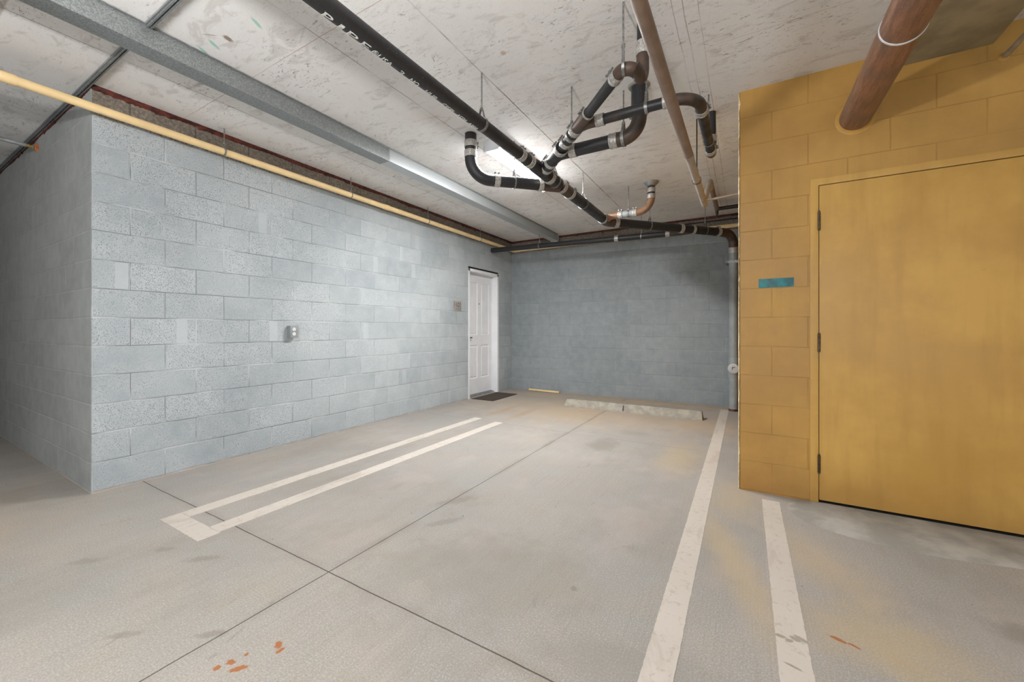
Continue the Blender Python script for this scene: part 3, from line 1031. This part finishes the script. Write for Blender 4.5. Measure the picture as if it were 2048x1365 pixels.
tube('drip_leg', [(BX + .015, 5.91, BZ + .38), (BX + .015, 5.91, BZ + .30)], [.022, .010], M_DARK, t)
tube('small_outlet', [(BX, 4.15, BZ + .01), (XR + .01, 4.15, BZ + .03)], .010, M_TAUPE, t)
hanger((BX, 3.52, BZ), (0, 1, 0), .029, 'thin rod and dark ring holding the brown pipe', None, strap=.010, rod_r=.0045, drop=.05, mat=M_DARK)
tag(tube('thin_dark_line', [(-.95, YB - .012, 2.765), (XR + .005, YB - .012, 2.765)], .009, M_DARK), 'thin dark line high on the back wall at the right', 'conduit')  # slim dark tube drawn as a line along the top of the wall

# ================================================================== DRAIN STACK
DZ_ = 2.50
MX = -1.503
yd = Vector((0, 1, 0))
t = thing('main_drain_pipe', (MX, 2.5, DZ_), 'long black iron drain pipe with white lettering, running overhead from top centre to the back', 'pipe')
tube('near_pipe', [(MX - .015, -2.5, DZ_ - .01), (MX, 2.72, DZ_)], .0425, M_BLACK, t, 32)
tube('junction_fitting', [(MX, 2.72, DZ_), (MX, 2.88, DZ_), (MX, 2.95, DZ_), (MX, 3.42, DZ_)], [.047, .047, .055, .055], M_BLACK, t, 32)
tube('lower_wye', [(MX, 3.47, DZ_), (MX, 3.72, DZ_)], .057, M_RUSTFIT, t, 32)
tube('far_pipe', [(MX, 3.68, DZ_), (MX, 4.78, DZ_)], .0545, M_BLACK, t, 32)
A = Vector((MX, 4.93, DZ_))
B = Vector((-.14, 6.34, DZ_ - .015))
dd = (B - A).normalized()
tube('far_wye', arc((MX, 4.74, DZ_), A, A + dd * .16, .12), .058, M_RUSTFIT, t, 32)
tube('corner_pipe', [A + dd * .10, A + dd * 1.72], .0545, M_BLACK, t, 32)
tube('drop_elbow', arc(A + dd * 1.66, B + Vector((0, 0.03, 0)), (-.14, 6.40, 2.26), .17, 16), .059, M_RUSTFIT, t, 32)
coupling(t, (MX, 2.70, DZ_), yd, .0430, turn=1.2)
coupling(t, (MX, 2.84, DZ_), yd, .0470, turn=1.2)
coupling(t, (MX, 3.22, DZ_), yd, .0555, .055, turn=.5)
coupling(t, (MX, 3.49, DZ_), yd, .057, .055, turn=.5)
coupling(t, (MX, 3.70, DZ_), yd, .057, .05, turn=.5)
coupling(t, (MX, 4.76, DZ_), yd, .057, .045, turn=.5)
coupling(t, A + dd * .13, dd, .058, .055, turn=.5)
coupling(t, A + dd * 1.10, dd, .056, .05, turn=1.4)
coupling(t, A + dd * 1.29, dd, .056, .04, screws=False)
coupling(t, A + dd * 1.70, dd, .056, .05, turn=1.4)
for txt, a, b, p0, p1 in [('E', .86, .93, -119, -70), ('P', 1.03, 1.072, -119, -70), ('I', 1.105, 1.125, -119, -70), ('P', 1.15, 1.198, -119, -70),
                          ('E', 1.225, 1.266, -119, -70), ('\u00ae', 1.285, 1.315, -115, -74), ('USA', 1.32, 1.405, -115, -76),
                          ('3', 1.455, 1.482, -114, -76), ('NO', 1.53, 1.59, -114, -76), ('HUB', 1.645, 1.735, -114, -76),
                          ('CISPI', 1.79, 1.885, -114, -78), ('ASTM', 1.925, 2.01, -114, -78), ('A888', 2.04, 2.13, -114, -78)]:
    wrap_text('lettering', txt, M_STENCIL, t, (MX - .015 * .4, 0, DZ_ - .004), (0, 1, 0), .0432, a, b, p0, p1)

H2 = 'rod hangers on the black drain pipes'
hanger((MX, 2.17, DZ_), yd, .043, 'rod and ring holding the lettered black pipe, left of the brown hook elbow', H2)
hanger((MX, 3.34, DZ_), yd, .0555, 'rod and ring holding the main black pipe right at the branching junction', H2)
hanger((MX, 4.08, DZ_), yd, .0555, 'pale rod and ring holding the main black pipe halfway to the back wall', H2, strap=.014)
hanger(A + dd * .62, dd, .055, 'ring and rod on the black pipe just beyond the orange-brown elbow', H2, strap=.014)
hanger(A + dd * 1.49, dd, .055, 'rod and ring near the far right end of the black pipe, beside the ochre corner', H2, strap=.012)

# --- left branch: drop from the ceiling, elbow, run to the junction
t = thing('left_drain_branch', (-2.06, 2.80, CEIL), 'black drain branch dropping from the ceiling left of the light, curving to the main pipe', 'pipe')
z = 2.455
p_top, p_c, p_e = Vector((-2.055, 2.80, CEIL)), Vector((-2.055, 2.80, z)), Vector((MX, 3.44, DZ_ - .02))
bd = (p_e - p_c).normalized()
tube('drop_pipe', [p_top, (-2.055, 2.80, 2.66)], .050, M_BLACK, t, 32)
tube('elbow', arc((-2.055, 2.80, 2.67), p_c, p_c + bd * .24, .17, 16), .051, M_BLACK, t, 32)
tube('horizontal_pipe', [p_c + bd * .22, p_c + bd * .66], .0495, M_BLACK, t, 32)
tube('end_fitting', [p_c + bd * .64, p_e], .051, M_RUSTFIT, t, 32)
coupling(t, (-2.055, 2.80, 2.75), (0, 0, 1), .051, .055, turn=2.4)
coupling(t, (-2.055, 2.80, 2.665), (0, 0, 1), .051, .055, screws=False)
coupling(t, p_c + bd * .235, bd, .051, .05, turn=1.5)
coupling(t, p_c + bd * .655, bd, .051, .045, turn=1.5)
hanger(p_c + bd * .40, bd, .050, 'rod and ring in front of the glowing light, holding the left black branch', H2, strap=.012)

# --- diagonal branch P: hook elbow -> main
q0 = Vector((MX, 3.10, DZ_))
q1 = Vector((-.57, 2.10, DZ_))
pd = (q1 - q0).normalized()
t = thing('diagonal_drain_branch', (-1.0, 2.58, DZ_), 'black drain branch rising diagonally from the junction to a brown hook elbow at the ceiling', 'pipe')
on = lambda x: q0 + pd * ((x - q0.x) / pd.x)
tube('junction_neck', [on(MX + .01), on(-1.37)], .050, M_BLACK, t, 28)
tube('first_wye', [on(-1.385), on(-1.18)], .049, M_BLACK, t, 28)
tube('spool_pipe', [on(-1.20), on(-.99)], .038, M_BLACK, t, 28)
tube('second_wye', [on(-1.00), on(-.855)], .040, M_RUSTFIT, t, 28)
tube('upper_pipe', [on(-.875), on(-.60)], .031, M_BLACK, t, 28)
e0, e1 = on(-.62), on(-.535)
tube('hook_elbow', [e0] + arc(e0 + pd * .02, e1 + pd * .025, Vector((-.485, 2.16, DZ_ - .01)), .045, 10)[1:-1]
     + arc(Vector((-.484, 2.10, DZ_ - .012)), Vector((-.482, 2.235, DZ_ - .02)), Vector((-.482, 2.235, 2.66)), .085, 14), .0335, M_RUSTFIT, t, 28)
tube('riser_pipe', [(-.482, 2.235, 2.64), (-.482, 2.235, CEIL - .0006)], .030, M_BLACK, t, 28)
for x, r, l, tn in [(-1.43, .050, .045, .6), (-1.355, .049, .045, .6), (-1.195, .049, .05, .6), (-1.12, .039, .05, .6), (-.995, .040, .05, .6), (-.865, .034, .055, .6), (-.60, .032, .055, .6)]:
    coupling(t, on(x), pd, r, l, turn=tn)
coupling(t, on(-1.058), pd, .038, .016, screws=False)
coupling(t, (-.482, 2.235, 2.675), (0, 0, 1), .032, .07, turn=2.2)
hanger(on(-1.045), pd, .038, 'rod and ring on the diagonal black branch between the two wyes', H2, strap=.02)
hanger(on(-.545), (1, 0.2, 0), .036, 'rod and ring holding the brown hook elbow near the brown pipe', H2, strap=.014, drop=.075)

# --- middle branch 2c: first wye -> elbow -> riser
t = thing('middle_drain_branch', (-.64, 2.85, CEIL), 'thick black riser with a brown elbow and short black run, under the hook elbow', 'pipe')
y = 2.84
tube('wye_arm', arc(on(-1.33) + Vector((0, 0, 0)), (-1.24, y, DZ_), (-1.10, y, DZ_), .1), .047, M_BLACK, t, 28)
tube('horizontal_pipe', [(-1.15, y, DZ_), (-.80, y, DZ_)], .0465, M_BLACK, t, 28)
tube('elbow', arc((-.80, y, DZ_), (-.637, y, DZ_ - .005), (-.637, y, 2.65), .12, 14), .051, M_RUSTFIT, t, 32)
tube('riser_pipe', [(-.637, y, 2.64), (-.637, y, CEIL)], .053, M_BLACK, t, 32)
coupling(t, (-1.125, y, DZ_), (1, 0, 0), .047, .055, turn=2.5)
coupling(t, (-.815, y, DZ_), (1, 0, 0), .049, .055, turn=2.5)
coupling(t, (-.637, y, 2.655), (0, 0, 1), .053, .05, turn=.5)
tube('ceiling_collar', [(-.637, y, CEIL - .012), (-.637, y, CEIL)], [.066, .075], M_STOP, t, 32)
hanger((-.745, y, DZ_), (1, 0, 0), .052, 'rod and pale strap beside the brown elbow of the thick black riser', H2, strap=.02)

# --- right branch 2b
t = thing('right_drain_branch', (-.4, 2.52, DZ_), 'slender black branch passing over the riser and bending back beside the ochre wall', 'pipe')
y = 2.515
tube('wye_arm', arc(on(-.98), (-.90, y, DZ_), (-.80, y, DZ_), .06), .034, M_RUSTFIT, t, 24)
tube('first_pipe', [(-.82, y, DZ_), (-.40, y, DZ_)], .0315, M_BLACK, t, 24)
tube('elbow', arc((-.41, y, DZ_), (-.232, y + .005, DZ_), (-.232, 2.72, DZ_), .15, 14), .0335, M_RUSTFIT, t, 24)
tube('return_pipe', [(-.232, 2.70, DZ_), (-.225, 3.36, DZ_)], .0315, M_BLACK, t, 24)
tube('end_elbow', arc((-.225, 3.34, DZ_), (-.225, 3.475, DZ_), (-.225, 3.475, 2.62), .06), .034, M_RUSTFIT, t, 24)
tube('riser_pipe', [(-.225, 3.475, 2.60), (-.225, 3.475, CEIL - .0006)], .030, M_BLACK, t, 24)
coupling(t, (-.81, y, DZ_), (1, 0, 0), .034, .055, turn=2.5)
coupling(t, (-.40, y, DZ_), (1, 0, 0), .033, .05, turn=2.5)
coupling(t, (-.232, 2.725, DZ_), yd, .033, .05, turn=.6)
coupling(t, (-.225, 3.36, DZ_), yd, .033, .05, turn=.6)
coupling(t, (-.225, 3.475, 2.63), (0, 0, 1), .032, .05, turn=.6)
hanger((-.52, y, DZ_), (1, 0, 0), .032, 'rod and pale strap on the slender black branch, in front of the riser', H2, strap=.018)
hanger((-.227, 3.20, DZ_), yd, .032, 'rod and ring on the slender branch beside the ochre wall', H2, strap=.010)

# --- small orange elbow near the back
t = thing('orange_drain_branch', (-.93, 4.75, CEIL), 'orange-brown rusted elbow hanging from a flange on the ceiling near the back wall', 'pipe')
y, zz = 4.76, 2.515
tube('ceiling_flange', [(-.93, y, CEIL), (-.93, y, CEIL - .012), (-.93, y, CEIL - .05)], [.085, .078, .045], M_CONDUIT, t, 32)
tube('drop_pipe', [(-.93, y, CEIL - .01), (-.93, y, 2.66)], .040, M_BLACK, t, 28)
tube('elbow', arc((-.93, y, 2.67), (-.93, y, zz), (-1.11, y, zz), .15, 14), .0405, M_ORANGE, t, 28)
tube('short_pipe', [(-1.09, y, zz), (-1.29, y, zz)], .038, M_GREYPVC, t, 28)
tube('wye_arm', arc((-1.27, y, zz), (-1.40, y, zz), (MX + .02, 4.86, DZ_ + .01), .06), .040, M_ORANGE, t, 28)
coupling(t, (-.93, y, 2.745), (0, 0, 1), .041, .05, turn=.6)
coupling(t, (-.93, y, 2.675), (0, 0, 1), .041, .05, turn=.6)
coupling(t, (-1.115, y, zz), (1, 0, 0), .041, .05, turn=1.5)
coupling(t, (-1.285, y, zz), (1, 0, 0), .041, .05, turn=1.5)
hanger((-1.19, y, zz), (1, 0, 0), .039, 'rod and pale strap holding the orange-brown elbow branch near the back', H2, strap=.02)

# --- black pipe along the back wall
t = thing('back_drain_pipe', (-2.4, 5.9, 2.51), 'long thin black pipe hung in front of the back wall, ending near the left corner', 'pipe')
b0, b1 = Vector((-3.865, 5.90, 2.545)), Vector((-.92, 5.90, 2.483))
bdir = (b1 - b0).normalized()
tube('pipe', [b0, b1], .0415, M_BLACK, t, 28)
tube('end_fitting', arc(b1 - bdir * .01, (-.75, 5.9, 2.48), A + dd * 1.30, .08), .042, M_RUSTFIT, t, 28)
onb = lambda x: b0 + bdir * ((x - b0.x) / bdir.x)
coupling(t, onb(-1.65), bdir, .042, .055, turn=2.6)
coupling(t, onb(-.93), bdir, .042, .055, turn=2.6)
wrap_text('lettering', 'NO HUB CISPI ASTM A888', M_STENCIL, t, b0, bdir, .0417, .55, 1.15, -118, -86)
wrap_text('lettering', 'NO HUB CISPI ASTM A888', M_STENCIL, t, b0, bdir, .0417, 1.45, 2.05, -118, -86)
H3 = 'rod hangers on the pipe along the back wall'
hanger(onb(-2.93), bdir, .042, 'rod and ring at the left end of the back wall pipe, under the galvanized trunking', H3, strap=.014, rod_r=.004)
hanger(onb(-1.29), bdir, .042, 'rod and ring at the right part of the back wall pipe', H3, strap=.014, rod_r=.004)

# --- grey vertical stack in the corner
t = thing('grey_stack_pipe', (-.14, 6.42, 0), 'grey painted vertical drain pipe standing in the corner beside the ochre block', 'pipe')
VX, VY = -.14, 6.40
tube('pipe', [(VX, VY, .02), (VX, VY, 2.24)], .0565, M_GREYPVC, t, 32)
tube('top_band', [(VX, VY, 2.215), (VX, VY, 2.235), (VX, VY, 2.285), (VX, VY, 2.30)], [.059, .064, .064, .061], M_BAND, t, 32)['label'] = 'shiny metal band'
tube('cleanout_body', [(VX, VY, .46), (VX, VY, .475), (VX, VY, .735), (VX, VY, .75)], [.058, .063, .063, .058], M_GREYPVC, t, 32)
plug = tube('cleanout_plug', [(VX, VY - .03, .60), (VX, VY - .085, .60), (VX, VY - .088, .60)], [.066, .069, .062], M_PLUG, t, 32)
bm = bmesh.new()
add_box(bm, (VX - .016, VY - .0895, .585), (VX - .008, VY - .087, .622))
add_box(bm, (VX - .016, VY - .0895, .613), (VX + .022, VY - .087, .622))
fin(bm, 'dark_mark', M_INK, plug)
bm = bmesh.new()
add_box(bm, (VX - .10, VY - .01, 2.085), (VX - .055, YB - .001, 2.10))
add_box(bm, (VX - .062, VY - .064, 2.07), (VX + .062, VY - .058, 2.11))
add_tube(bm, [(VX - .075, VY, 2.0925), (VX - .11, VY, 2.0925)], .006, 8)
fin(bm, 'bracket', M_ROD, t)
tube('base_ring', [(VX, VY, 0), (VX, VY, .03)], [.064, .058], M_RED, t, 24)

# ================================================================== THINGS ON THE WALLS
t = thing('room_sign', (XL, 4.98, 1.51), 'small taupe sign reading 101 on the left wall beside the white door', 'sign')
pl = box('plate', (XL, 4.875, 1.435), (XL + .008, 5.075, 1.595), M_PLATE, t, .001)
fx = XL + .0082
flat_text('number', '101', .112, M_INK, pl, (fx, 4.992, 1.532), (0, 1, 0), (0, 0, 1), sx=.82)
bm = bmesh.new()
for zc, (a, b) in zip((1.557, 1.535, 1.510), ((4.885, 4.915), (4.883, 4.918), (4.885, 4.915))):
    add_box(bm, (fx, a, zc - .003), (fx + .001, b, zc + .003))
add_box(bm, (fx, 4.905, 1.472), (fx + .001, 5.065, 1.476))
for i in range(12):
    add_box(bm, (fx, 4.925 + i * .011, 1.452), (fx + .001, 4.931 + i * .011, 1.457))
fin(bm, 'raised_marks', M_INK, pl)

t = thing('wall_outlet', (XL, 2.31, 1.12), 'small grey electrical outlet box on the long left block wall', 'outlet')
bx_ = box('box', (XL, 2.275, 1.065), (XL + .055, 2.345, 1.18), M_OUTLET, t, .004)
cv = box('cover_plate', (XL + .055, 2.272, 1.062), (XL + .059, 2.348, 1.183), M_OUTLET, t, .001)
for zc in (1.145, 1.099):
    bm = bmesh.new()
    add_tube(bm, [(XL + .058, 2.31, zc), (XL + .0615, 2.31, zc)], .0165, 20)
    fin(bm, 'socket', M_WHITE, cv, angle=40)
    bm = bmesh.new()
    add_box(bm, (XL + .0612, 2.302, zc - .001), (XL + .0622, 2.3045, zc + .009))
    add_box(bm, (XL + .0612, 2.3155, zc - .001), (XL + .0622, 2.318, zc + .009))
    add_box(bm, (XL + .0612, 2.307, zc - .011), (XL + .0622, 2.313, zc - .006))
    fin(bm, 'slots', M_INK, cv)

tag(box('door_plate', (.083, YY - .004, 1.433), (.284, YY, 1.494), M_TEAL, None, .001), 'small blank teal plate on the ochre wall left of the ochre door', 'sign')

# ================================================================== THINGS ON THE FLOOR
M_ = thing('doormat', (-3.64, 5.73, 0), 'thin dark brown doormat on the concrete in front of the white door', 'doormat')
M_.name = 'doormat'
bm = bmesh.new()
add_box(bm, (-3.885, 5.33, .001), (-3.475, 6.10, .009), .002)
mesh_ = fin(bm, 'pile', M_MAT, M_, angle=40)
bm = bmesh.new()
for a, b in [((-3.893, 5.322, .0005), (-3.885, 6.108, .006)), ((-3.475, 5.322, .0005), (-3.467, 6.108, .006)),
             ((-3.893, 5.322, .0005), (-3.467, 5.33, .006)), ((-3.893, 6.10, .0005), (-3.467, 6.108, .006))]:
    add_box(bm, a, b)
fin(bm, 'rubber_edge', M_INK, M_)

# wheel stop
t = thing('wheel_stop', (-1.4, 5.58, 0), 'long worn concrete wheel stop marked 1, on the floor before the back wall', 'wheel stop')
bm = bmesh.new()
x0, x1, yf, yb = -2.33, -.46, 5.505, 5.665
prof = [(yf, 0), (yf + .004, .018), (yf + .035, .088), (yf + .055, .106), (yf + .105, .106), (yf + .125, .088), (yb - .004, .018), (yb, 0)]
N = 40
rows = []
for i in range(N + 1):
    f = i / N
    x = x0 + (x1 - x0) * f
    rr = []
    for (yy, zz) in prof:
        xx = x
        if i == 0:
            xx += zz * .32
        if i == N:
            xx -= zz * .10
        j = .0022
        rr.append(bm.verts.new((xx + random.uniform(-j, j), yy + random.uniform(-j, j), max(0, zz + (random.uniform(-j, j) if zz > 0 else 0)))))
    rows.append(rr)
for a, b in zip(rows, rows[1:]):
    for k in range(len(prof) - 1):
        bm.faces.new((a[k], a[k + 1], b[k + 1], b[k]))
    bm.faces.new((a[-1], a[0], b[0], b[-1]))
bm.faces.new(rows[0])
bm.faces.new(rows[-1])
ws = fin(bm, 'body', M_STOP, t, angle=30)
up = Vector((0, .035 - .004, .07)).normalized()
flat_text('painted_number', '1', .112, M_INK, ws, (-1.452, yf + .0135, .055), (1, 0, 0), up, sx=1.25, thick=.002)
for xx in (-2.24, -2.11):
    tube('anchor_pin', [(xx, yf + .08, .09), (xx, yf + .08, .109)], .008, M_HINGE, t, 10)


def strip(name, x0, x1, y0, y1, label, seed, group=None, mat=M_LINE, zt=.0016):
    """a painted band on the floor with slightly ragged edges"""
    rnd = random.Random(seed)
    bm = bmesh.new()
    longy = (y1 - y0) > (x1 - x0)
    L = (y1 - y0) if longy else (x1 - x0)
    n = max(6, int(L / .02))
    top, rows = [], []
    for i in range(n + 1):
        s = L * i / n
        j0, j1 = rnd.uniform(-.0013, .0013), rnd.uniform(-.0013, .0013)
        if longy:
            pts = [(x0 + j0, y0 + s), (x1 + j1, y0 + s)]
        else:
            pts = [(x0 + s, y0 + j0), (x0 + s, y1 + j1)]
        rows.append([bm.verts.new((*pts[0], 0.0002)), bm.verts.new((*pts[0], zt)), bm.verts.new((*pts[1], zt)), bm.verts.new((*pts[1], 0.0002))])
    for a, b in zip(rows, rows[1:]):
        for k in range(3):
            bm.faces.new((a[k], a[k + 1], b[k + 1], b[k]))
    bm.faces.new(rows[0])
    bm.faces.new(rows[-1])
    o = fin(bm, name, mat)
    return tag(o, label, 'floor marking', group)


G = 'painted parking lines on the floor'
strip('parking_line', -3.028, -2.915, 1.10, 4.22, 'long white painted floor line nearest the left wall', 1, G)
strip('parking_line', -2.668, -2.553, 1.10, 4.15, 'long white painted floor line, the right one of the left pair', 2, G)
strip('parking_line', -3.028, -2.539, .992, 1.098, 'short wide white bar across the near end of the left pair of lines', 3, G)
strip('parking_line', -.300, -.200, .75, 6.42, 'long white floor line running to the grey corner pipe', 4, G)
strip('parking_line', .098, .196, .75, 3.16, 'white floor line ending at the ochre wall beside the door', 5, G)

# cement patch in front of the ochre door
rnd = random.Random(11)
outline = [(.33, 3.27), (.27, 3.24), (.238, 3.16), (.236, 3.08), (.262, 2.99), (.31, 2.92), (.39, 2.86), (.52, 2.815), (.68, 2.80), (.87, 2.80), (1.06, 2.84), (1.25, 2.88), (1.45, 2.93), (1.6, 2.99), (1.64, 3.12), (1.62, 3.27)]
pts = []
for i in range(len(outline) - 1):
    a, b = Vector(outline[i]), Vector(outline[i + 1])
    for k in range(4):
        q = a.lerp(b, k / 4)
        pts.append(q + Vector((rnd.uniform(-.006, .006), rnd.uniform(-.006, .006))))
pts.append(Vector(outline[-1]))
bm = bmesh.new()
cx, cy = .95, 3.27
lo = [bm.verts.new((p.x, p.y, .0003)) for p in pts]
mi = [bm.verts.new((cx + (p.x - cx) * .96, cy + (p.y - cy) * .93, .006)) for p in pts]
hi = [bm.verts.new((cx + (p.x - cx) * .8, cy + (p.y - cy) * .7, .009)) for p in pts]
for R0, R1 in ((lo, mi), (mi, hi)):
    for i in range(len(pts) - 1):
        bm.faces.new((R0[i], R0[i + 1], R1[i + 1], R1[i]))
bm.faces.new(hi)
tag(fin(bm, 'cement_patch', M_PATCH, None, smooth=True), 'smooth grey cement patch on the floor in front of the ochre door', 'concrete patch')
